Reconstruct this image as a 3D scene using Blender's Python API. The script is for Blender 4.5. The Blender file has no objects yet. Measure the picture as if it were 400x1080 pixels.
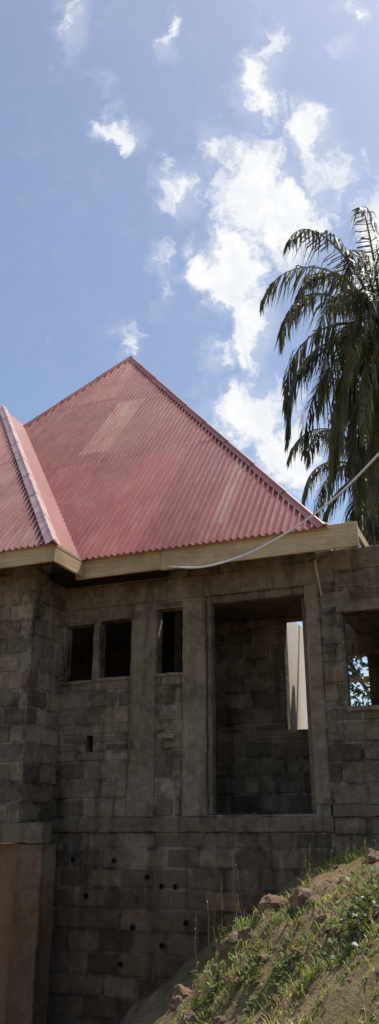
import bpy, bmesh, math, random, itertools
from mathutils import Vector, noise, Matrix
R=random.Random(7)
rad=math.radians
scene=bpy.context.scene
scene.view_settings.view_transform='Standard'
try: scene.view_settings.look='None'
except: pass
scene.view_settings.exposure=0
COL=bpy.context.collection

# ---------------------------------------------------------------- helpers
class MB:
    def __init__(s): s.v=[];s.f=[];s.m=[];s.c=[];s.sm=[]
    def face(s,pts,mi=0,col=(1,1,1),smooth=False):
        n=len(s.v); s.v.extend([tuple(p) for p in pts]); s.f.append(tuple(range(n,n+len(pts)))); s.m.append(mi); s.c.append(col); s.sm.append(smooth)
    def box(s,x0,x1,y0,y1,z0,z1,mi=0,col=(1,1,1),bv=0.0):
        if bv<=0:
            P=[(x,y,z) for x in (x0,x1) for y in (y0,y1) for z in (z0,z1)]
            for q in ((0,1,3,2),(4,6,7,5),(0,4,5,1),(2,3,7,6),(0,2,6,4),(1,5,7,3)):
                s.face([P[i] for i in q],mi,col)
            return
        b=bv
        xs=(x0,x1);ys=(y0,y1);zs=(z0,z1)
        def V(i,j,k,ax):
            x=xs[i];y=ys[j];z=zs[k]
            sx=b if i==0 else -b; sy=b if j==0 else -b; sz=b if k==0 else -b
            if ax!=0: x+=sx
            if ax!=1: y+=sy
            if ax!=2: z+=sz
            return (x,y,z)
        for i in (0,1): s.face([V(i,0,0,0),V(i,1,0,0),V(i,1,1,0),V(i,0,1,0)],mi,col)
        for j in (0,1): s.face([V(0,j,0,1),V(1,j,0,1),V(1,j,1,1),V(0,j,1,1)],mi,col)
        for k in (0,1): s.face([V(0,0,k,2),V(1,0,k,2),V(1,1,k,2),V(0,1,k,2)],mi,col)
        for i in (0,1):
            for j in (0,1): s.face([V(i,j,0,0),V(i,j,1,0),V(i,j,1,1),V(i,j,0,1)],mi,col)
        for i in (0,1):
            for k in (0,1): s.face([V(i,0,k,0),V(i,1,k,0),V(i,1,k,2),V(i,0,k,2)],mi,col)
        for j in (0,1):
            for k in (0,1): s.face([V(0,j,k,1),V(1,j,k,1),V(1,j,k,2),V(0,j,k,2)],mi,col)
        for i in (0,1):
            for j in (0,1):
                for k in (0,1): s.face([V(i,j,k,0),V(i,j,k,1),V(i,j,k,2)],mi,col)
    def make(s,name,mats,parent=None,rough=None):
        me=bpy.data.meshes.new(name)
        me.from_pydata(s.v,[],s.f)
        for m in mats: me.materials.append(m)
        me.polygons.foreach_set("material_index",s.m)
        me.polygons.foreach_set("use_smooth",s.sm)
        ca=me.color_attributes.new("Col",'FLOAT_COLOR','CORNER')
        arr=[]
        for f,c in zip(s.f,s.c):
            arr.extend([c[0],c[1],c[2],1.0]*len(f))
        ca.data.foreach_set("color",arr)
        if rough:
            step,amp=rough
            bm=bmesh.new();bm.from_mesh(me)
            bmesh.ops.remove_doubles(bm,verts=bm.verts,dist=0.0002)
            lo=[min(v.co[i] for v in bm.verts) for i in range(3)];hi=[max(v.co[i] for v in bm.verts) for i in range(3)]
            for ax in (0,2):
                q=lo[ax]+step
                while q<hi[ax]:
                    no=[0,0,0];no[ax]=1;c=[0,0,0];c[ax]=q
                    bmesh.ops.bisect_plane(bm,geom=bm.verts[:]+bm.edges[:]+bm.faces[:],plane_co=c,plane_no=no,dist=1e-4)
                    q+=step
            for v in bm.verts:
                n=noise.noise_vector(v.co*7)+.6*noise.noise_vector(v.co*19)
                v.co+=Vector((n.x,n.y*.6,n.z))*amp
            bmesh.ops.recalc_face_normals(bm,faces=bm.faces)
            bm.to_mesh(me);bm.free()
        me.update()
        o=bpy.data.objects.new(name,me);COL.objects.link(o)
        if parent: o.parent=parent
        return o
def empty(name,loc=(0,0,0)):
    e=bpy.data.objects.new(name,None);e.location=loc;COL.objects.link(e);return e

class NT:
    def __init__(s,tree): s.t=tree;s.n=tree.nodes;s.l=tree.links
    def new(s,typ,**kw):
        n=s.n.new(typ)
        for k,v in kw.items(): setattr(n,k,v)
        return n
    def set(s,sock,v):
        if hasattr(v,'is_output') : s.l.new(v,sock)
        else: sock.default_value=v
    def math(s,op,a,b=0.0,c=0.0,clamp=False):
        n=s.new('ShaderNodeMath',operation=op);n.use_clamp=clamp
        s.set(n.inputs[0],a);s.set(n.inputs[1],b);s.set(n.inputs[2],c);return n.outputs[0]
    def vm(s,op,a,b=(0,0,0)):
        n=s.new('ShaderNodeVectorMath',operation=op);s.set(n.inputs[0],a);s.set(n.inputs[1],b)
        return n.outputs['Value'] if op in('DOT_PRODUCT','LENGTH') else n.outputs['Vector']
    def noise(s,vec,scale,detail=4,rough=.55,dist=0):
        n=s.new('ShaderNodeTexNoise');s.set(n.inputs['Vector'],vec);n.inputs['Scale'].default_value=scale
        n.inputs['Detail'].default_value=detail;n.inputs['Roughness'].default_value=rough;n.inputs['Distortion'].default_value=dist
        return n
    def mix(s,fac,a,b,mode='MIX'):
        n=s.new('ShaderNodeMix',data_type='RGBA',blend_type=mode)
        s.set(n.inputs[0],fac)
        s.set(n.inputs[6],a if hasattr(a,'is_output') else (*a,1)); s.set(n.inputs[7],b if hasattr(b,'is_output') else (*b,1))
        return n.outputs[2]
    def mr(s,v,a,b,c=0.,d=1.,smooth=False):
        n=s.new('ShaderNodeMapRange');
        if smooth:n.interpolation_type='SMOOTHSTEP'
        s.set(n.inputs[0],v)
        for i,x in enumerate((a,b,c,d)): n.inputs[i+1].default_value=x
        return n.outputs[0]
def mat(name):
    m=bpy.data.materials.new(name);m.use_nodes=True
    t=NT(m.node_tree);bs=m.node_tree.nodes['Principled BSDF']
    return m,t,bs
def pos(t): return t.new('ShaderNodeNewGeometry').outputs['Position']
def bump(t,bs,h,dist=.01,st=1.0):
    b=t.new('ShaderNodeBump');b.inputs['Strength'].default_value=st;b.inputs['Distance'].default_value=dist
    t.set(b.inputs['Height'],h);t.l.new(b.outputs[0],bs.inputs['Normal'])
def vcol(t):
    n=t.new('ShaderNodeVertexColor');n.layer_name="Col";return n.outputs[0]
def scl(t,vec,s): return t.vm('MULTIPLY',vec,s)

def masonry(name,base,dark,light,bmp=.012,useCol=True,stain=.5):
    m,t,bs=mat(name);P=pos(t)
    n1=t.noise(P,1.3,5,.6).outputs[0]; n2=t.noise(P,9,5,.65).outputs[0]; n3=t.noise(P,60,4,.6).outputs[0]
    n4=t.noise(P,3.2,4,.7,.5).outputs[0]
    c=t.mix(t.mr(n1,.38,.62,smooth=True),dark,base)
    c=t.mix(t.mr(n2,.45,.75,0,.7),c,light)
    c=t.mix(t.mr(n3,.35,.65,.4,0),c,(dark[0]*.5,dark[1]*.5,dark[2]*.5))
    c=t.mix(t.mr(n4,.52,.68,0,stain,smooth=True),c,(dark[0]*.42,dark[1]*.38,dark[2]*.34))
    st=t.noise(scl(t,P,(5,5,.55)),1.0,5,.6).outputs[0]
    c=t.mix(t.mr(st,.5,.66,0,stain,smooth=True),c,(dark[0]*.38,dark[1]*.35,dark[2]*.32))
    st2=t.noise(scl(t,t.vm('ADD',P,(7,3,1)),(8,8,.8)),1.0,4,.6).outputs[0]
    c=t.mix(t.mr(st2,.58,.72,0,.35,smooth=True),c,light)
    sep=t.new('ShaderNodeSeparateXYZ');t.l.new(P,sep.inputs[0])
    zz=t.math('ADD',sep.outputs[2],t.math('MULTIPLY',n1,1.2))
    c=t.mix(t.mr(zz,1.2,2.4,.5,0,smooth=True),c,(dark[0]*.9,dark[1]*.58,dark[2]*.42))
    if useCol: c=t.mix(1.0,c,vcol(t),'MULTIPLY')
    t.l.new(c,bs.inputs['Base Color']);bs.inputs['Roughness'].default_value=.95
    bs.inputs['Specular IOR Level'].default_value=.15
    h=t.math('ADD',t.math('MULTIPLY',n2,.6),t.math('MULTIPLY',n3,.4))
    bump(t,bs,h,bmp,1.0)
    return m
M_block=masonry('concrete_block_mat',(.24,.19,.135),(.14,.108,.074),(.36,.30,.225),.016,stain=.5)
M_mortar=masonry('mortar_mat',(.31,.255,.19),(.07,.054,.038),(.50,.43,.34),.04,stain=.55)
M_conc=masonry('cast_concrete_mat',(.24,.193,.14),(.15,.117,.08),(.35,.29,.22),.014,stain=.55)
M_plaster=masonry('brown_render_mat',(.28,.19,.115),(.21,.145,.09),(.32,.23,.15),.006,stain=.3)
M_white=masonry('limewash_wall_mat',(.80,.72,.62),(.74,.65,.54),(.82,.76,.68),.004,stain=.06)

def wood(name,a,b,axis):
    m,t,bs=mat(name);P=pos(t)
    sc={'x':(1.2,25,25),'y':(25,1.2,25)}[axis]
    n=t.noise(scl(t,P,sc),1.5,5,.6,.6).outputs[0];n2=t.noise(P,2.3,4,.6).outputs[0]
    c=t.mix(t.mr(n,.35,.65),a,b);c=t.mix(t.mr(n2,.42,.62,0,.6),c,(b[0]*.6,b[1]*.55,b[2]*.5))
    c=t.mix(1.0,c,vcol(t),'MULTIPLY')
    t.l.new(c,bs.inputs['Base Color']);bs.inputs['Roughness'].default_value=.75
    bump(t,bs,n,.004);return m
M_woodx=wood('sawn_timber_mat',(.62,.47,.28),(.46,.33,.18),'x')
M_woody=wood('sawn_timber_side_mat',(.62,.47,.28),(.46,.33,.18),'y')

def roofmat():
    m,t,bs=mat('painted_corrugated_metal_mat');P=pos(t)
    n1=t.noise(P,.9,5,.6).outputs[0];n2=t.noise(scl(t,P,(14,2.2,2.2)),1,5,.65).outputs[0];n3=t.noise(P,40,3).outputs[0]
    n4=t.noise(scl(t,P,(1.2,.8,.8)),1.1,6,.65).outputs[0]
    c=t.mix(t.mr(n1,.35,.7),(.30,.082,.075),(.37,.125,.11))
    c=t.mix(t.mr(n2,.48,.78,0,.4),c,(.47,.27,.235))
    c=t.mix(t.mr(n2,.22,.44,.55,0),c,(.14,.032,.03))
    c=t.mix(t.mr(n4,.5,.72,0,.22,smooth=True),c,(.50,.33,.29))
    c=t.mix(1.0,c,vcol(t),'MULTIPLY')
    t.l.new(c,bs.inputs['Base Color'])
    t.l.new(t.mr(n3,.3,.7,.36,.52),bs.inputs['Roughness'])
    bs.inputs['Specular IOR Level'].default_value=.5
    bump(t,bs,n1,.01,.5)
    return m
M_roof=roofmat()
def capmat():
    m,t,bs=mat('ridge_cap_mat');P=pos(t);n=t.noise(P,6,4).outputs[0]
    c=t.mix(t.mr(n,.4,.7),(.52,.30,.29),(.66,.50,.47));c=t.mix(1.0,c,vcol(t),'MULTIPLY')
    t.l.new(c,bs.inputs['Base Color']);bs.inputs['Roughness'].default_value=.45;return m
M_cap=capmat()
m,t,bs=mat('drain_hole_shade_mat');bs.inputs['Base Color'].default_value=(.012,.01,.008,1);bs.inputs['Roughness'].default_value=1;bs.inputs['Specular IOR Level'].default_value=0;M_hole=m  # near-black colour stands in for the shade inside the weep holes

# ---------------------------------------------------------------- terrain
def fbm(x,y,z=0,o=4):
    return noise.fractal(Vector((x,y,z)),0.9,2.1,o)
def sm(a,b,x):
    t=max(0,min(1,(x-a)/(b-a)));return t*t*(3-2*t)
def H(x,y):
    ye=min(y,0)
    e=x+.36*max(ye,-14)
    w=1.5+.72*(e+2.2)
    hi=1.5; lo=-1.9
    if w>hi-.4: w=hi-.4+.4*(1-math.exp(-(w-hi+.4)/.4))
    if w<lo+.5: w=lo+.5-.5*(1-math.exp((w-lo-.5)/.5))
    z=w-.13*max(0,min(-y,16)-3)
    rr=math.hypot(x+2,y+2)
    z+=.10*fbm(x*.9,y*.9)*min(1,rr)+.055*fbm(x*3.7,y*3.7,3)+.02*fbm(x*11,y*11,5)
    g=math.exp(-((x+2.1)/1.0)**2-((y+3.2)/1.0)**2)
    z+=.16*g*(1+fbm(x*1.6,y*1.6,9))
    if y>0 and x<-1.9 : z=min(z,1.45)
    k=sm(22,60,rr)
    return z*(1-k)+(-.6+.5*fbm(x*.02,y*.02))*k
def build_ground():
    N=260
    def ax(c,i):
        u=2*i/N-1
        return c+8.5*u+700*u**9
    vs=[];fs=[]
    xs=[ax(-2,i) for i in range(N+1)];ys=[ax(-3,i) for i in range(N+1)]
    for y in ys:
        for x in xs: vs.append((x,y,H(x,y)))
    for j in range(N):
        for i in range(N):
            a=j*(N+1)+i;fs.append((a,a+1,a+N+2,a+N+1))
    me=bpy.data.meshes.new('ground');me.from_pydata(vs,[],fs)
    me.polygons.foreach_set("use_smooth",[True]*len(fs))
    m,t,bs=mat('earth_mat');P=pos(t)
    n1=t.noise(P,1.1,5,.6).outputs[0];n2=t.noise(P,7,6,.65).outputs[0];n3=t.noise(P,45,5,.7).outputs[0]
    c=t.mix(t.mr(n2,.35,.65),(.19,.12,.07),(.38,.27,.165))
    c=t.mix(t.mr(n3,.5,.75,0,.6),c,(.49,.40,.28))
    c=t.mix(t.mr(n1,.46,.6,0,.5,smooth=True),c,(.19,.18,.06))
    c=t.mix(t.mr(n3,.25,.42,.5,0),c,(.08,.055,.03))
    t.l.new(c,bs.inputs['Base Color']);bs.inputs['Roughness'].default_value=1;bs.inputs['Specular IOR Level'].default_value=.1
    bump(t,bs,t.math('ADD',n2,t.math('MULTIPLY',n3,.6)),.07)
    me.materials.append(m)
    o=bpy.data.objects.new('ground',me);COL.objects.link(o)
build_ground()

# ---------------------------------------------------------------- house
house=empty('unfinished_block_house')
def intervals(u0,u1,holes,za,zb):
    iv=[(u0,u1)]
    for (a,b,c,d) in holes:
        if c<zb-.01 and d>za+.01:
            nv=[]
            for p,q in iv:
                if b<=p or a>=q: nv.append((p,q));continue
                if a>p: nv.append((p,a))
                if b<q: nv.append((b,q))
            iv=nv
    return [i for i in iv if i[1]-i[0]>.03]
def wall(name,T,u0,u1,z0,z1,holes=(),th=.18,bw=.42,bh=.235,blocks=True,mats=None,seed=1,proud=.014,skip=(),weeps=(),tone=1.0):
    rr=random.Random(seed)
    mb=MB()
    us=sorted(set([u0,u1]+[h[0] for h in holes if u0<h[0]<u1]+[h[1] for h in holes if u0<h[1]<u1]))
    zs=sorted(set([z0,z1]+[h[2] for h in holes if z0<h[2]<z1]+[h[3] for h in holes if z0<h[3]<z1]))
    def solid(i,j):
        if i<0 or j<0 or i>=len(us)-1 or j>=len(zs)-1: return False
        cu=(us[i]+us[i+1])/2;cz=(zs[j]+zs[j+1])/2
        return not any(h[0]<cu<h[1] and h[2]<cz<h[3] for h in holes)
    for i in range(len(us)-1):
        for j in range(len(zs)-1):
            if not solid(i,j): continue
            a,b,c,d=us[i],us[i+1],zs[j],zs[j+1]
            mb.face([T(a,c,0),T(b,c,0),T(b,d,0),T(a,d,0)],1)
            mb.face([T(a,c,-th),T(a,d,-th),T(b,d,-th),T(b,c,-th)],1)
            if not solid(i-1,j): mb.face([T(a,c,0),T(a,d,0),T(a,d,-th),T(a,c,-th)],1)
            if not solid(i+1,j): mb.face([T(b,c,0),T(b,c,-th),T(b,d,-th),T(b,d,0)],1)
            if not solid(i,j-1): mb.face([T(a,c,0),T(a,c,-th),T(b,c,-th),T(b,c,0)],1)
            if not solid(i,j+1): mb.face([T(a,d,0),T(b,d,0),T(b,d,-th),T(a,d,-th)],1)
    if blocks:
        edges=[z0];z=z0
        while z<z1-.05:
            z+=bh*rr.uniform(.94,1.06);edges.append(min(z,z1))
        row=0
        allh=list(holes)+list(skip)
        for k in range(len(edges)-1):
            za,zb=edges[k],edges[k+1]
            sub=[za]+sorted(h for q in allh for h in (q[2],q[3]) if za+.04<h<zb-.04)+[zb]
            off=(row%2)*bw/2+rr.uniform(-.04,.04);row+=1
            for s in range(len(sub)-1):
                zc,zd=sub[s],sub[s+1]
                for (p,q) in intervals(u0,u1,allh,zc,zd):
                    u=p-((p-u0+off)%bw)
                    while u<q:
                        ln=bw
                        a=max(u,p);b=min(u+ln,q);u+=ln
                        if b-a<.05: continue
                        g=rr.uniform(.009,.02)
                        a+=g;b-=g;c=zc+rr.uniform(.008,.019);d=zd-rr.uniform(.008,.019)
                        if d-c<.03: continue
                        o=proud*rr.uniform(.3,1.5)
                        j=lambda s=.007: rr.uniform(-s,s)
                        br=tone*rr.choice([.55,.7,.82,.9,.95,1,1.05,1.12,1.3])*rr.uniform(.94,1.06)
                        tint=rr.uniform(-.03,.08)
                        col=(br*(1+tint),br,br*(1-tint))
                        ch=.010
                        cx=[rr.uniform(.004,.03) if rr.random()<.4 else .004 for _ in range(4)]
                        A0,B0,C0,D0=a+ch,b-ch,c+ch,d-ch
                        pts=[(A0+cx[0],C0),(B0-cx[1],C0),(B0,C0+cx[1]*.7),(B0,D0-cx[2]*.7),(B0-cx[2],D0),(A0+cx[3],D0),(A0,D0-cx[3]*.7),(A0,C0+cx[0]*.7)]
                        pts=[(x+j(.004),y+j(.004)) for x,y in pts]
                        tilt=j(.004)
                        F=[T(x,y,o+tilt*((x-a)/(b-a)-.5)) for x,y in pts]
                        sx=lambda x:x-ch if x<(a+b)/2 else x+ch
                        sy=lambda y:y-ch if y<(c+d)/2 else y+ch
                        B=[T(sx(x),sy(y),-.004) for x,y in pts]
                        mb.face(F,0,col)
                        for e in range(8):
                            e2=(e+1)%8
                            mb.face([B[e],B[e2],F[e2],F[e]],0,col)
    for (u,z) in weeps:
        n=10;ro=.036;ri=.030;o1=.026
        ring=lambda r,o:[T(u+r*math.cos(2*math.pi*k/n),z+r*math.sin(2*math.pi*k/n),o) for k in range(n)]
        a,b,c=ring(ro,-.004),ring(ro,o1),ring(ri,o1)
        dd=ring(ri,.022)
        for k in range(n):
            q=(k+1)%n
            mb.face([a[k],a[q],b[q],b[k]],1,(.6,.6,.6));mb.face([b[k],b[q],c[q],c[k]],1,(.5,.5,.5));mb.face([c[k],c[q],dd[q],dd[k]],2)
        mb.face(dd,2)
    return mb.make(name,mats or [M_block,M_mortar,M_hole],house)
front=lambda Y:(lambda u,z,o:(u,Y-o,z))
right=lambda X:(lambda u,z,o:(X+o,u,z))

W=[(-5.91,-5.46,3.58,4.38),(-5.36,-4.85,3.60,4.40),(-4.48,-4.10,3.60,4.49)]
recess=(-3.77,-2.39,1.82,4.60)
small=[(-5.50,-5.40,2.62,2.84)]
wall('front_wall_upper',front(0),-6.3,-2.22,1.80,5.42,W+[recess]+small,seed=3,
     skip=[(-4.86,-4.48,1.8,4.9),(-4.10,-3.76,1.8,4.9),(-2.41,-2.22,1.8,4.9),(-6.3,-1,4.60,4.9),(-6.3,-4.7,4.40,4.62),(-5.46,-5.36,3.58,4.4)])
weep=[(-5.03,1.29),(-4.57,1.11),(-5.41,.88),(-4.37,1.01),(-4.19,1.01),(-4.36,.37),(-4.75,.55),(-5.62,1.3),(-4.05,.62),(-4.9,.15)]
wall('foundation_wall',front(0.03),-6.3,-2.22,-1.9,1.62,seed=5,bw=.45,proud=.008,weeps=weep,tone=.95)
winR=(-1.93,-.95,3.03,4.19)
wall('right_wing_wall',front(0),-2.22,2.0,1.92,5.02,[winR],seed=8,proud=.016,tone=.9)
wall('right_foundation_wall',front(0.03),-2.22,2.0,.2,1.78,[],seed=9)
vwin=(-3.10,-2.80,2.97,4.56)
wall('veranda_back_wall',front(1.5),-4.2,-2.5,1.64,4.598,[vwin],seed=11)
wall('left_wing_wall',front(-.8),-9.5,-5.95,1.74,5.5,[],seed=13,proud=.014)
wall('left_wing_return_wall',right(-5.945),-.812,-.002,1.74,5.5,[],th=.14,seed=14)
c=MB()
def cb(*a,col=None,bv=.008):
    k=R.uniform(.85,1.12); c.box(*a,0,col or (k,k,k),bv)
cb(-6.3,-2.0,-.022,.1,4.605,4.9)
cb(-6.0,-4.87,-.016,.1,4.405,4.602,col=(.92,.9,.88))
cb(-5.455,-5.365,-.018,.12,3.56,4.403)
cb(-4.865,-4.485,-.020,.1,1.805,4.602,col=(1.0,.98,.95))
cb(-4.095,-3.765,-.024,.12,1.805,4.602,col=(1.08,1.06,1.02))
cb(-2.395,-2.215,-.026,.19,1.925,4.604,col=(1.1,1.06,1.0))
cb(-3.76,-3.70,.02,.17,1.825,4.598)
cb(-3.695,-2.40,.03,.17,4.50,4.598,col=(.8,.8,.8))
cb(-6.3,-2.2,-.022,.12,1.625,1.798,col=(.82,.76,.70))
cb(-2.195,2.0,-.026,.12,1.785,1.915,col=(.8,.78,.75))
cb(-9.5,-5.58,-.845,-.62,1.50,1.735,col=(.85,.82,.78))
cb(-6.3,-5.90,-.60,-.04,1.502,1.73,col=(.75,.72,.66))
cb(-5.955,-5.60,-.79,-.45,-1.9,1.496,col=(.92,.82,.70))
cb(-6.3,-5.92,-.44,.03,-1.9,1.49,col=(.7,.62,.52))
cb(-9.5,-5.93,-.82,-.7,4.70,4.915)
cb(-2.06,2.0,-.018,.16,4.80,5.03,col=(.9,.9,.88))
cb(-2.0,-.95,-.03,.1,4.195,4.33)
cb(-1.97,-.92,-.045,.1,2.97,3.026)
for (a,b,z0,z1) in W: cb(a-.02,b+.02,-.035,.05,z0-.045,z0-.003,bv=.004)
c.make('beams_and_columns',[M_conc],house,rough=(.09,.012))
c=MB()
c.box(-9.5,-5.957,-.70,-.6,-1.9,1.495,0,(1,1,1))
c.make('plastered_panel',[M_plaster],house)
c=MB()
D_shade=(.15,.145,.14)  # tone for the rooms behind the windows, their darkness put into the colour
c.box(-9.4,-2.1,.19,6.5,1.5,1.63,0,(.8,.8,.8))
c.box(-4.3,-2.3,.19,1.72,4.601,4.72,0,(.8,.8,.8))  # veranda ceiling, added to keep light out of the recess
c.box(-9.4,-4.31,-.5,4.0,4.94,5.03,0,D_shade)  # ceiling and inner walls added behind the front windows to keep them dark
c.box(-4.3,-4.2,.19,4.0,1.64,4.60,0,D_shade)
c.box(-4.3,-4.2,1.73,4.0,4.602,4.93,0,D_shade)
c.box(-9.4,-4.31,3.9,4.0,1.64,4.93,0,D_shade)
c.box(-2.49,-2.42,.19,1.68,1.64,4.59,0,(.9,.9,.9))
c.box(-2.08,2.0,.19,3.2,1.55,1.66,0,(.8,.8,.8))
c.box(-2.29,2.0,.19,2.99,4.601,4.72,0,(.8,.8,.8))  # slab added over the unroofed wing room so its window stays dark
c.box(1.9,2.0,.19,2.99,1.67,4.59,0,(.8,.8,.8))
c.box(-9.4,-9.3,4.01,8.79,1.64,4.93,0,(.8,.8,.8))
c.box(-9.4,-5.5,8.8,8.9,.5,4.93,0,(.8,.8,.8))
c.make('slabs_and_inner_walls',[M_conc],house)
wall('right_wing_back_wall',front(3.0),-3.0,2.0,1.67,4.79,[(-2.50,-2.16,3.4,4.27)],seed=17,th=.15)
c=MB();c.box(-3.42,-3.3,1.75,6.0,1.64,4.9,0,(1,1,1));c.make('limewashed_partition',[M_white],house)

# ---------------------------------------------------------------- roof
EY,EZ=-.60,5.13
XL,XR=-11.5,-2.0
AP=Vector((-7.7,5.3,12.46))
def ribs(mb,x0,x1,ey,ez,dy,dz,top,pitch,seed,rows,hh=.028,patches=(),tint=(1,1,1)):
    rr=random.Random(seed)
    n=Vector((0,-dz,dy)).normalized()
    prof=[(0,0),(.62,0),(.68,1),(.93,1)]
    xs=[];k=0
    while x0+k*pitch<x1:
        for q,h in prof: xs.append((x0+(k+q)*pitch,h*hh,k))
        k+=1
    xs=[q for q in xs if q[0]<=x1]
    SW=9;cols={}
    for i in range(len(xs)-1):
        xa,ha,ka=xs[i];xb,hb,kb=xs[i+1]
        ta,tb=top(xa),top(xb)
        valley=(ha==0 and hb==0)
        cuts=sorted(set(list(rows)+[p for q in patches for p in (q[2],q[3]) if q[0]<xa<q[1]]))
        for r in range(len(cuts)-1):
            s0,s1=cuts[r],cuts[r+1]
            rw=max(k for k in range(len(rows)) if rows[k]<=s0+1e-6)
            key=(ka//SW,rw)
            if key not in cols:
                b=rr.uniform(.86,1.12);cols[key]=(b,b*rr.uniform(.95,1.1),b*rr.uniform(.97,1.1))
            cc=cols[key]
            for q in patches:
                if q[0]<xa<q[1] and q[2]-1e-6<=s0<q[3]-1e-6: cc=(1.25,1.9,1.75)
            k=.88 if valley else 1.05  # shade between the ribs put into the sheet colour, ribs lighter
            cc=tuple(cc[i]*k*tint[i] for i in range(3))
            R0,R1=rows[rw],rows[min(rw+1,len(rows)-1)]
            def P(x,h,s,l): return Vector((x,ey+dy*s,ez+dz*s))+n*(h+l)
            a1,b1=min(s1,ta),min(s1,tb)
            if a1<=s0 and b1<=s0: continue
            a1=max(a1,s0);b1=max(b1,s0)
            f=lambda s:.005*(1-(s-R0)/(R1-R0))
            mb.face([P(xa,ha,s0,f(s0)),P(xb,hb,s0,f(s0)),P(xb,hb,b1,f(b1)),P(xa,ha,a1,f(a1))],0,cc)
def cap(mb,A,B,w=.12,h=.05,mi=0,col=(1,1,1),lift=.02,n=8):
    A=Vector(A);B=Vector(B);d=(B-A).normalized()
    s=d.cross(Vector((0,0,1))).normalized();u=s.cross(d)
    pts=[(-w,-h*1.1),(-w*.5,-h*.1),(-w*.18,h*.75),(w*.18,h*.75),(w*.5,-h*.1),(w,-h*1.1)]
    for k in range(n):
        a=A+(B-A)*(k/n);b=A+(B-A)*((k+1)/n+.004)
        kk=R.uniform(.88,1.1)
        for i in range(len(pts)-1):
            p,q=pts[i],pts[i+1]
            mb.face([a+s*p[0]+u*(p[1]+lift+.008),a+s*q[0]+u*(q[1]+lift+.008),b+s*q[0]+u*(q[1]+lift),b+s*p[0]+u*(p[1]+lift)],mi,tuple(x*kk for x in col))
r=MB()
dy=AP.y-EY;dz=AP.z-EZ
def topM(x):
    if x<AP.x: return max(0,(x-XL)/(AP.x-XL))
    return max(0,(XR-x)/(XR-AP.x))
ribs(r,XL,XR,EY,EZ,dy,dz,topM,.096,21,(0,.36,.70,1.01),patches=[(-6.92,-6.32,.40,.66),(-6.70,-6.35,.76,.9),(-7.55,-7.3,.88,.97),(-3.62,-3.35,.05,.33)])
Lb=(XL,9.2,EZ)
r.face([(XL,EY,EZ),tuple(AP),Lb],0,(.9,.9,.9))
cap(r,(XR+.03,EY,EZ),AP,.08,.035,col=(.8,.85,.85),n=9)
cap(r,(XL,EY,EZ),AP,.09,.04,col=(.9,.9,.9))
r.make('main_roof_sheets',[M_roof],house)
wy,wz=-1.38,5.11
sl=dz/dy
r=MB()
wxL,wxR=-13.1,-5.36
half=(wxR-wxL)/2
def topW(x):
    s=min(x-wxL,wxR-x);return max(0,s/half)
ribs(r,wxL,wxR,wy,wz,half,half*sl,topW,.096,33,(0,.5,1.01),tint=(1.3,2.0,2.0))  # pale tint puts the glare on the wing sheets into their colour
apW=Vector(((wxL+wxR)/2,wy+half,wz+half*sl))
v0=Vector((wxR,wy,wz));v1=Vector((wxR,EY,wz));vt=apW+Vector((0,EY-wy,0))
for k in range(40):
    a=k/40;b=(k+1)/40
    r.face([v0.lerp(apW,a),v1.lerp(vt,a),v1.lerp(vt,b),v0.lerp(apW,b)],0,(.85,.8,.85))
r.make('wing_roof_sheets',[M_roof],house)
r=MB()
cap(r,v0+Vector((.02,-.02,0)),apW,.10,.045,col=(1,1,1))
r.make('wing_hip_cap',[M_cap],house)
f=MB()
def board(x0,x1,y0,y1,z0,z1,mi,k=1): f.box(x0,x1,y0,y1,z0,z1,mi,(k,k,k*.97),.004)
FY=-.53
board(-4.2,-1.56,FY,FY+.04,4.87,5.19,0,1.0)
board(-5.50,-4.205,FY+.005,FY+.042,4.885,5.19,0,.88)
board(-8.0,-5.36,wy+.05,wy+.09,4.90,5.165,0,.95)
board(-11,-8.01,wy+.05,wy+.09,4.90,5.165,0,.9)
board(wxR-.045,wxR-.005,wy+.092,FY-.001,4.90,5.16,1,.8)
x=-5.2
while x<-2.2:
    board(x,x+.05,FY+.045,-.105,4.97,5.10,1,.45);x+=.62
board(-1.62,-1.57,FY+.042,.6,5.035,5.16,1,.9)
f.make('fascia_boards',[M_woodx,M_woody],house)
f=MB()
def beam(mb,A,B,w,h,mi=0,col=(1,1,1)):
    A=Vector(A);B=Vector(B);d=(B-A).normalized()
    s=d.cross(Vector((0,0,1)))
    s=s.normalized() if s.length>1e-3 else Vector((1,0,0));u=s.cross(d)
    cs=[(-w,-h),(w,-h),(w,h),(-w,h)]
    a=[A+s*p*.5+u*q*.5 for p,q in cs];b=[B+s*p*.5+u*q*.5 for p,q in cs]
    for i in range(4):
        j=(i+1)%4;mb.face([a[i],a[j],b[j],b[i]],mi,col)
    mb.face(a[::-1],mi,col);mb.face(b,mi,col)
lo=Vector((0,0,-.16))
BR=Vector((XR,9.2,EZ));BL=Vector((XL,9.2,EZ));FR=Vector((XR,EY,EZ))
FRr=Vector((XR,EY+.45,EZ+.2))
beam(f,FRr+lo,AP+lo,.06,.14,1);beam(f,BR+lo,AP+lo,.06,.14,1);beam(f,BL+lo,AP+lo,.06,.14,1)
beam(f,FRr+lo,BR+lo,.05,.12,1);beam(f,BR+lo,BL+lo,.05,.12,1)
for k in range(1,9):
    tt=k/9
    e=FR.lerp(BR,tt)
    s=min(tt*(BR.y-FR.y)/(AP.y-FR.y),(1-tt)*(BR.y-FR.y)/(BR.y-AP.y))
    t2=Vector((XR+(AP.x-XR)*s,e.y,EZ+dz*s))
    beam(f,e+lo,t2+lo,.05,.11,1,(.8,.8,.8))
beam(f,(-1.78,-.3,5.14),(-2.3,.15,5.58),.05,.06,1,(1,1,1))
beam(f,(-2.16,-.06,4.42),(-2.22,-.06,4.90),.018,.025,1,(.8,.8,.8))
f.make('bare_rafters',[M_woodx,M_woody],house)

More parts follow.
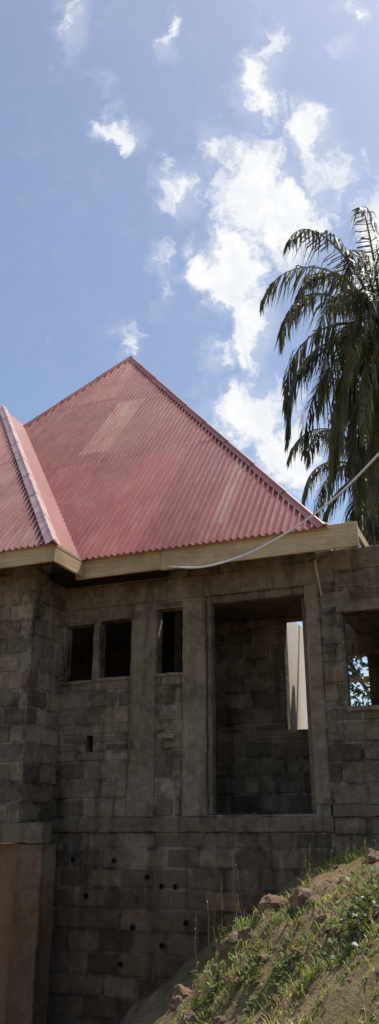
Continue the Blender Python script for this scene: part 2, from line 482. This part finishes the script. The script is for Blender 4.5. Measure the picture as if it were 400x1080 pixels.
# ---------------------------------------------------------------- cable
def tube(name,pts,rad_,m,parent=None):
    cu=bpy.data.curves.new(name,'CURVE');cu.dimensions='3D';cu.bevel_depth=rad_;cu.bevel_resolution=2
    sp=cu.splines.new('NURBS');sp.points.add(len(pts)-1)
    for q,p in zip(sp.points,pts): q.co=(*p,1)
    sp.order_u=3;sp.use_endpoint_u=True
    cu.materials.append(m);o=bpy.data.objects.new(name,cu);COL.objects.link(o)
    if parent:o.parent=parent
    return o
m,t,bs=mat('cable_sheath_mat');n=t.noise(pos(t),5,3).outputs[0]
t.l.new(t.mix(n,(.7,.72,.75),(.85,.86,.88)),bs.inputs['Base Color']);bs.inputs['Roughness'].default_value=.45
tube('overhead_cable',[(-4.07,-.54,4.90),(-4.02,-.62,4.87),(-3.51,-.9,4.70),(-3.0,-1.1,4.68),(-2.52,-1.3,4.73),(-1.68,-1.7,4.95),(-1.0,-2.2,5.24),(.5,-3.2,6.1),(3,-4.6,7.9),(7,-6.5,11)],.013,m)

# ---------------------------------------------------------------- palms
def leafmat(name,a,b,tl=.3,ro=.42):
    m,t,bs=mat(name);P=pos(t);n=t.noise(P,2.5,3).outputs[0]
    c=t.mix(t.mr(n,.35,.65),a,b);c=t.mix(1.0,c,vcol(t),'MULTIPLY')
    t.l.new(c,bs.inputs['Base Color']);bs.inputs['Roughness'].default_value=ro;bs.inputs['Specular IOR Level'].default_value=.5
    tr=t.new('ShaderNodeBsdfTranslucent');t.l.new(c,tr.inputs[0])
    mx=t.new('ShaderNodeMixShader');mx.inputs[0].default_value=tl
    t.l.new(bs.outputs[0],mx.inputs[1]);t.l.new(tr.outputs[0],mx.inputs[2])
    t.l.new(mx.outputs[0],t.n['Material Output'].inputs[0]);return m
M_frond=leafmat('palm_frond_mat',(.06,.074,.03),(.115,.125,.055))
M_leaf=leafmat('leaf_mat',(.05,.085,.025),(.10,.14,.04))
M_grass=leafmat('grass_mat',(.20,.25,.055),(.42,.40,.13),.32,.65)
def barkmat():
    m,t,bs=mat('palm_bark_mat');P=pos(t)
    n=t.noise(scl(t,P,(3,3,14)),1,4).outputs[0]
    t.l.new(t.mix(t.mr(n,.35,.65),(.10,.085,.07),(.26,.23,.19)),bs.inputs['Base Color']);bs.inputs['Roughness'].default_value=.9
    bump(t,bs,n,.03);return m
M_bark=barkmat()
def frond(mb,rib,o,az,el,L,droop,rr,dry=False,wind=Vector((-.18,0,0)),hs=.7):
    n=22;st=L/n;p=Vector(o);pts=[p.copy()];dirs=[]
    e=el;h=Vector((math.cos(az)*hs,math.sin(az),0))
    for i in range(n):
        tt=i/n
        d=(h*math.cos(e)+Vector((0,0,math.sin(e)))+wind*tt*.5).normalized()
        p=p+d*st;pts.append(p.copy());dirs.append(d)
        e=max(-1.5,e-droop/n*(.35+1.5*tt))
    dirs.append(dirs[-1])
    twist=rr.uniform(-.5,.5)
    for i in range(n):
        w=.05*(1-i/n)+.008
        s=dirs[i].cross(Vector((0,0,1)))
        s=(s.normalized() if s.length>.05 else Vector((h.y,-h.x,0)))
        u=s.cross(dirs[i])
        for sg in (s,u):
            rib.face([pts[i]-sg*w,pts[i]+sg*w,pts[i+1]+sg*w*.9,pts[i+1]-sg*w*.9],0,(1.6,1.5,1.0))
    per=4
    b0=rr.uniform(.55,1.5)
    gap=rr.uniform(.05,.3)
    for i in range(2*per,n*per):
        tt=i/(n*per);k=i//per;fr=(i%per)/per
        c=pts[k].lerp(pts[k+1],fr);d=dirs[k]
        s=d.cross(Vector((0,0,1)))
        s=(s.normalized() if s.length>.08 else Vector((h.y,-h.x,0)))
        ll=(1.2*math.sin(math.pi*min(1,.12+tt*.86))**.6)*L/5.4*rr.uniform(.65,1.2)
        for sg in (-1,1):
            if rr.random()<gap: continue
            v=(s*sg*(.6+rr.uniform(-.25,.2))+d*.5+Vector((0,0,-.5+rr.uniform(-.3,.2)+twist*sg*.4))+wind*.4).normalized()
            m1=c+v*ll*.42
            v2=(v*.4+Vector((wind.x*.5+rr.uniform(-.2,.2),rr.uniform(-.2,.2),-.9))).normalized()
            m2=m1+v2*ll*.75
            wd=.034*L/5.2*rr.uniform(.5,1.1)
            sd=v.cross(Vector((0,0,1)));sd=(sd.normalized() if sd.length>.05 else d)
            sd=(sd+Vector((0,0,rr.uniform(-.5,.5)))).normalized()
            b=b0*rr.uniform(.6,1.4)
            if dry: col=(b*2.4,b*1.8,b*1.4)
            else: col=(b*rr.uniform(.95,1.35),b,b*.95)
            mb.face([c-sd*wd*.6,c+sd*wd*.6,m1+sd*wd,m1-sd*wd],0,col)
            mb.face([m1-sd*wd,m1+sd*wd,m2],0,col)
def palm(name,base,top,L,nf,seed,lean=(0,0),hs=.7):
    rr=random.Random(seed)
    E=empty(name)
    mb=MB();n=26;S=12
    base=Vector(base);top=Vector(top);rings=[]
    for i in range(n+1):
        t_=i/n
        p=base.lerp(top,t_);p.x+=lean[0]*math.sin(math.pi*t_);p.y+=lean[1]*math.sin(math.pi*t_)
        rr_=(.26*(1-t_)**3+.15+.05*(1-t_))*(1+.05*(i%2))
        rings.append([(p.x+rr_*math.cos(2*math.pi*a/S),p.y+rr_*math.sin(2*math.pi*a/S),p.z) for a in range(S)])
    for i in range(n):
        for a in range(S):
            b=(a+1)%S;mb.face([rings[i][a],rings[i][b],rings[i+1][b],rings[i+1][a]],0,(1,1,1),True)
    mb.make('trunk',[M_bark],E)
    lf=MB();rb=MB()
    for k in range(nf):
        az=k*2.39996+rr.uniform(-.25,.25)
        q=(k+.5)/nf
        el=rad(84-158*q**.9+rr.uniform(-8,8))
        ln=L*rr.uniform(.85,1.1)
        frond(lf,rb,top+Vector((0,0,.35*(1-q))),az,el,ln,rr.uniform(2.1,3.0),rr,dry=(q>.93),hs=hs)
    lf.make('fronds',[M_frond],E);rb.make('frond_ribs',[M_frond],E)
    nt=MB()
    for k in range(9):
        a=k*.8;cx=top+Vector((.35*math.cos(a),.35*math.sin(a),-.35-.12*(k%3)))
        for i in range(6):
            for j in range(8):
                def S_(i,j):
                    th=math.pi*i/6;ph=2*math.pi*j/8
                    return cx+Vector((.14*math.sin(th)*math.cos(ph),.14*math.sin(th)*math.sin(ph),.19*math.cos(th)))
                nt.face([S_(i,j),S_(i+1,j),S_(i+1,j+1),S_(i,j+1)],0,(1.6,1.5,.6),True)
    nt.make('coconuts',[M_leaf],E)
palm('coconut_palm_tree',(-3.0,13.2,-.2),(-2.45,13.0,16.5),5.7,56,5,(.3,0),hs=.62)
palm('coconut_palm_tree',(-4.2,18.5,-.2),(-4.1,18,14.0),4.6,30,9,(-.2,0),hs=.6)

def leafmass(name,blobs,n,size,seed,m,trunk=None):
    rr=random.Random(seed);E=empty(name);mb=MB()
    for (cx,cy,cz,rx,ry,rz) in blobs:
        for k in range(n):
            v=Vector((rr.gauss(0,1),rr.gauss(0,1),rr.gauss(0,1))).normalized()*(rr.random()**.4)
            p=Vector((cx+v.x*rx,cy+v.y*ry,cz+v.z*rz))
            if fbm(p.x*1.3,p.y*1.3,p.z*1.3)<-.15: continue
            a=Vector((rr.uniform(-1,1),rr.uniform(-1,1),rr.uniform(-1,.4))).normalized()
            b=a.cross(Vector((rr.uniform(-1,1),rr.uniform(-1,1),rr.uniform(-1,1)))).normalized()
            s=size*rr.uniform(.6,1.4);c=rr.uniform(.5,1.6)
            mb.face([p-a*s,p+b*s*.4,p+a*s,p-b*s*.4],0,(c,c,c*.8))
    mb.make('leaves',[m],E)
    if trunk:
        tb=MB()
        for A,B,w in trunk: beam(tb,A,B,w,w)
        tb.make('stems',[M_bark],E)
leafmass('broadleaf_tree',[(-4.4,12,6.8,.7,1.2,1.6),(-3.9,12.5,7.6,.6,1,1.8),(-2.6,11,6.4,1.3,1,1.4),(-1.0,10.5,5.6,1.4,1.1,1.4)],1500,.12,4,M_leaf,
   [((-3.3,12,0),(-3.4,12,6),.2),((-3.4,12,4.5),(-4.7,12,7),.1),((-3.4,12,4.5),(-1.2,10.6,6),.1)])
leafmass('shrub',[(-3.2,8.5,3.6,.8,.6,1.8),(-2.4,8.9,3.6,.8,.6,1.9),(-1.2,9,3.0,1.2,.8,1.6)],1500,.08,6,M_leaf,[((-2.6,8.8,0),(-2.8,8.7,3.8),.06)])

# ---------------------------------------------------------------- foreground growth
def grass():
    rr=random.Random(12);mb=MB()
    clumps=[]
    while len(clumps)<1900:
        x=rr.uniform(-3.4,1.0);y=rr.uniform(-7.0,-1.0)
        dn=fbm(x*1.3,y*1.3,5)+.4*fbm(x*4,y*4,8)
        if dn<-.28+ .55*sm(-3.7,-2.2,y)+.6*sm(-2.6,-3.1,x+.3*(y+3)): continue
        clumps.append((x,y,dn))
    for (x,y,dn) in clumps:
        nb=rr.randint(6,20);tone=rr.uniform(.5,1.35);dry=rr.random()<.38
        hh=rr.uniform(.025,.075)*(1.4 if dn>.35 else 1)
        for k in range(nb):
            px=x+rr.gauss(0,.06);py=y+rr.gauss(0,.06);pz=H(px,py)-.01
            az=rr.uniform(0,6.28);l=hh*rr.uniform(.5,1.5);w=rr.uniform(.003,.007)
            d=Vector((math.cos(az),math.sin(az),0));s=Vector((-d.y,d.x,0))
            p=Vector((px,py,pz));m1=p+d*l*.35+Vector((0,0,l*.6));m2=m1+d*l*.5+Vector((0,0,l*.2))
            b=tone*rr.uniform(.7,1.3)
            col=(b*1.25,b*1.0,b*1.2) if dry else (b*.85,b,b*.7)
            mb.face([p-s*w,p+s*w,m1+s*w*.8,m1-s*w*.8],0,col);mb.face([m1-s*w*.8,m1+s*w*.8,m2],0,col)
    mb.make('grass',[M_grass])
    mb=MB()
    for k in range(1500):
        x=rr.uniform(-3.4,.8);y=rr.uniform(-6.5,-.3);z=H(x,y)+.012
        a=rr.uniform(0,6.28);l=rr.uniform(.012,.05);w=l*rr.uniform(.08,.4)
        d=Vector((math.cos(a),math.sin(a),rr.uniform(-.3,.5)));s=Vector((-d.y,d.x,rr.uniform(-.3,.3)));p=Vector((x,y,z));b=rr.uniform(.5,1.5)
        mb.face([p-d*l*.5,p-s*w*.5,p+d*l*.5,p+s*w*.5],0,(b*1.2,b*.8,b*.9))
    mb.make('leaf_litter',[M_grass])
grass()
def weeds():
    rr=random.Random(15);mb=MB()
    spots=[(-3.04,-1.6,.6,0)]*7+[(-2.8,-1.9,.4,0)]*5+[(-1.9,-2.2,.3,0)]*4+[(-1.1,-4,.24,1)]*18+[(-2.4,-3.6,.22,1)]*12+[(-1.7,-3.9,.18,1)]*10+[(-1.5,-2.6,.24,0)]*6+[(-2.6,-3.0,.26,0)]*7
    for (x,y,h,green) in spots:
        x+=rr.gauss(0,.16);y+=rr.gauss(0,.19);z=H(x,y)
        p=Vector((x,y,z-.01));d=Vector((rr.uniform(-.2,.2),rr.uniform(-.2,.2),1)).normalized()
        L=h*rr.uniform(.6,1.2);n=8
        for i in range(n):
            q=p+d*L/n
            s=Vector((.0025,0,0));s2=Vector((0,.0025,0))
            for e in (s,s2): mb.face([p-e,p+e,q+e,q-e],0,(1.0,.8,.8))
            for k in range(3 if green else (1 if rr.random()<.8 else 2)):
                a=rr.uniform(0,6.28);v=Vector((math.cos(a),math.sin(a),rr.uniform(-.2,.6))).normalized()
                l=rr.uniform(.03,.07)*(1 if green else .7);w=v.cross(Vector((0,0,1))).normalized()*l*(.3 if green else .12);b=rr.uniform(.35,1.0)
                mb.face([q,q+v*l*.5+w,q+v*l,q+v*l*.5-w],0,(b*.55,b*.75,b*.6) if green else (b*.9,b*.75,b*.8))
            p=q;d=(d+Vector((rr.uniform(-.14,.14),rr.uniform(-.14,.14),0))).normalized()
    mb.make('weeds',[M_grass])
weeds()
def rockmat():
    m,t,bs=mat('rock_mat');P=pos(t);n=t.noise(P,9,5,.65).outputs[0];n2=t.noise(P,50,4).outputs[0]
    c=t.mix(t.mr(n,.35,.65),(.16,.09,.058),(.30,.20,.135));c=t.mix(t.mr(n2,.5,.7,0,.4),c,(.38,.29,.21))
    t.l.new(c,bs.inputs['Base Color']);bs.inputs['Roughness'].default_value=.95;bs.inputs['Specular IOR Level'].default_value=.2;bump(t,bs,n2,.03);return m
M_rock=rockmat()
def rock(mb,c,s,rr):
    bm=bmesh.new();bmesh.ops.create_icosphere(bm,subdivisions=3,radius=1)
    off=Vector((rr.uniform(0,50),rr.uniform(0,50),0));sc=Vector((rr.uniform(.7,1.1),rr.uniform(.7,1.1),rr.uniform(.65,1.05)))
    planes=[(Vector((rr.gauss(0,1),rr.gauss(0,1),rr.gauss(0,1))).normalized(),rr.uniform(.5,.8)) for _ in range(11)]
    for v in bm.verts:
        p=v.co.copy()
        for n_,d_ in planes:
            k=p.dot(n_)
            if k>d_: p-=n_*(k-d_)
        p*=1+.25*noise.noise(p*2.6+off)
        v.co=Vector((p.x*sc.x,p.y*sc.y,p.z*sc.z))*s+Vector(c)
    for f_ in bm.faces: mb.face([v.co.copy() for v in f_.verts],0,(1,1,1))
    bm.free()
rr=random.Random(3)
for (x,y,s) in [(-3.0,-2.6,.13),(-3.12,-2.35,.10),(-2.85,-3.1,.09),(-2.4,-3.0,.15),(-2.25,-3.15,.12),(-2.1,-2.9,.13),(-1.8,-3.1,.14),(-1.65,-3.25,.12),(-2.0,-3.5,.10),(-1.3,-2.6,.11),(-1.15,-2.4,.11),(-2.5,-3.7,.10),(-1.5,-3.6,.08),(-2.2,-3.9,.07)]:
    mb=MB();rock(mb,(x,y,H(x,y)+s*.15),s,rr);mb.make('rock',[M_rock])
mb=MB()
for k in range(1100):
    x=rr.uniform(-4.5,.5);y=rr.uniform(-6,-.2);s=rr.uniform(.006,.03)*(1 if rr.random()<.8 else 1.6)
    z=H(x,y)
    v=[Vector((rr.uniform(-1,1),rr.uniform(-1,1),rr.uniform(-.6,1)))*s+Vector((x,y,z)) for _ in range(4)]
    for q in itertools.combinations(v,3): mb.face(q,0,(1,1,1))
mb.make('gravel',[M_rock])
m,t,bs=mat('plastic_scrap_mat');n=t.noise(pos(t),12,3).outputs[0]
t.l.new(t.mix(n,(.35,.38,.38),(.65,.67,.65)),bs.inputs['Base Color']);bs.inputs['Roughness'].default_value=.5
mb=MB()
for k in range(60):
    x=-1.12+rr.gauss(0,.16);y=-3.9+rr.gauss(0,.35);z=H(x,y)+rr.uniform(.01,.08);s=rr.uniform(.012,.032)
    a=Vector((rr.gauss(0,1),rr.gauss(0,1),rr.gauss(0,1))).normalized();b=a.orthogonal().normalized()
    p=Vector((x,y,z));mb.face([p-a*s,p-b*s*.5,p+a*s*.8,p+b*s*.6],0,(1,1,1));
mb.make('litter',[m])

# ---------------------------------------------------------------- camera
P_=rad(21.8);YAW=rad(22)
cam=bpy.data.cameras.new('camera');co=bpy.data.objects.new('camera',cam);COL.objects.link(co)
cam.sensor_fit='VERTICAL';cam.sensor_height=36;cam.lens=36*850/1080;cam.clip_end=3000;cam.clip_start=.05
co.location=(0,-9.9,1.6);co.rotation_euler=(rad(90)+P_,0,YAW)
scene.camera=co

# ---------------------------------------------------------------- sun + sky
sd=Vector((.30,.40,1.0)).normalized()
el=math.asin(sd.z)
sun=bpy.data.lights.new('sun','SUN');so=bpy.data.objects.new('sun',sun);COL.objects.link(so)
sun.energy=5.0;sun.angle=rad(.5);sun.color=(1,.94,.84)
so.rotation_euler=sd.to_track_quat('Z','Y').to_euler();so.location=(10,20,40)
w=bpy.data.worlds.new('World');scene.world=w;w.use_nodes=True
t=NT(w.node_tree);t.n.clear()
out=t.new('ShaderNodeOutputWorld')
sky=t.new('ShaderNodeTexSky',sky_type='NISHITA');sky.sun_disc=False
sky.sun_elevation=el;sky.sun_rotation=math.atan2(sd.x,sd.y);sky.air_density=1.0;sky.dust_density=1.1;sky.ozone_density=1.0
bg=t.new('ShaderNodeBackground');t.l.new(sky.outputs[0],bg.inputs[0]);bg.inputs[1].default_value=.15
D=t.new('ShaderNodeTexCoord').outputs['Generated']
Fv=Vector((-math.sin(YAW)*math.cos(P_),math.cos(YAW)*math.cos(P_),math.sin(P_)))
Rv=Vector((math.cos(YAW),math.sin(YAW),0));Uv=Rv.cross(Fv)
dF=t.vm('DOT_PRODUCT',D,tuple(Fv));dR=t.vm('DOT_PRODUCT',D,tuple(Rv));dU=t.vm('DOT_PRODUCT',D,tuple(Uv))
dFc=t.math('MAXIMUM',dF,.05)
u=t.math('MULTIPLY',t.math('DIVIDE',dR,dFc),8.5);v=t.math('MULTIPLY',t.math('DIVIDE',dU,dFc),8.5)
cmb=t.new('ShaderNodeCombineXYZ');t.l.new(u,cmb.inputs[0]);t.l.new(v,cmb.inputs[1]);UV=cmb.outputs[0]
nz=t.noise(UV,1.9,6,.65)
warp=scl(t,t.vm('SUBTRACT',nz.outputs['Color'],(.5,.5,.5)),(.8,.95,0))
UW=t.vm('ADD',UV,warp)
blobs=[(266,205,40,64,1.15),(242,290,38,50,1.15),(266,335,28,46,1.1),(300,228,46,52,1.1),(217,288,22,34,.95),(347,180,40,38,.76),(324,140,34,38,.8),
(274,95,28,46,.76),(288,50,18,36,.58),(192,205,28,34,.72),(228,160,22,24,.6),(124,143,28,20,.84),(78,28,18,36,.74),(180,35,10,34,.56),(262,440,50,44,1.1),(300,478,42,44,1.1),
(405,275,36,80,1),(230,372,18,13,.6),(172,285,14,44,.46),(140,358,11,28,.40),(195,262,10,16,.66),(115,95,12,14,.46),(375,10,16,16,.55),(365,45,14,14,.48)]
M=None
for (cx,cy,rx,ry,s) in blobs:
    a=t.vm('SUBTRACT',UW,((cx-200)/100,(540-cy)/100,0));a=scl(t,a,(100/rx*.8,100/ry*.8,0))
    b=t.math('MULTIPLY',t.math('SUBTRACT',1.15,t.vm('LENGTH',a)),s)
    M=b if M is None else t.math('MAXIMUM',M,b)
M=t.math('MAXIMUM',M,0.0)
f1=t.noise(scl(t,UW,(1.15,.7,1)),2.6,10,.68,.4).outputs[0]
dens=t.mr(t.math('ADD',M,t.math('MULTIPLY',t.math('SUBTRACT',f1,.5),1.9)),.2,.85,smooth=True)
haze=t.mr(t.math('ADD',M,t.math('MULTIPLY',t.math('SUBTRACT',nz.outputs[0],.5),1.2)),-.05,.8,.05,.32,smooth=True)
dens=t.math('MAXIMUM',dens,haze)
dens=t.math('MULTIPLY',dens,t.mr(dF,.1,.3))
sh=t.noise(UW,3.2,5,.6).outputs[0]
cc=t.mix(t.mr(sh,.35,.6),(.86,.90,.95),(1.0,1.0,1.0))
bg2=t.new('ShaderNodeBackground');t.l.new(cc,bg2.inputs[0]);bg2.inputs[1].default_value=1.0
mx=t.new('ShaderNodeMixShader');t.l.new(dens,mx.inputs[0]);t.l.new(bg.outputs[0],mx.inputs[1]);t.l.new(bg2.outputs[0],mx.inputs[2])
t.l.new(mx.outputs[0],out.inputs[0])
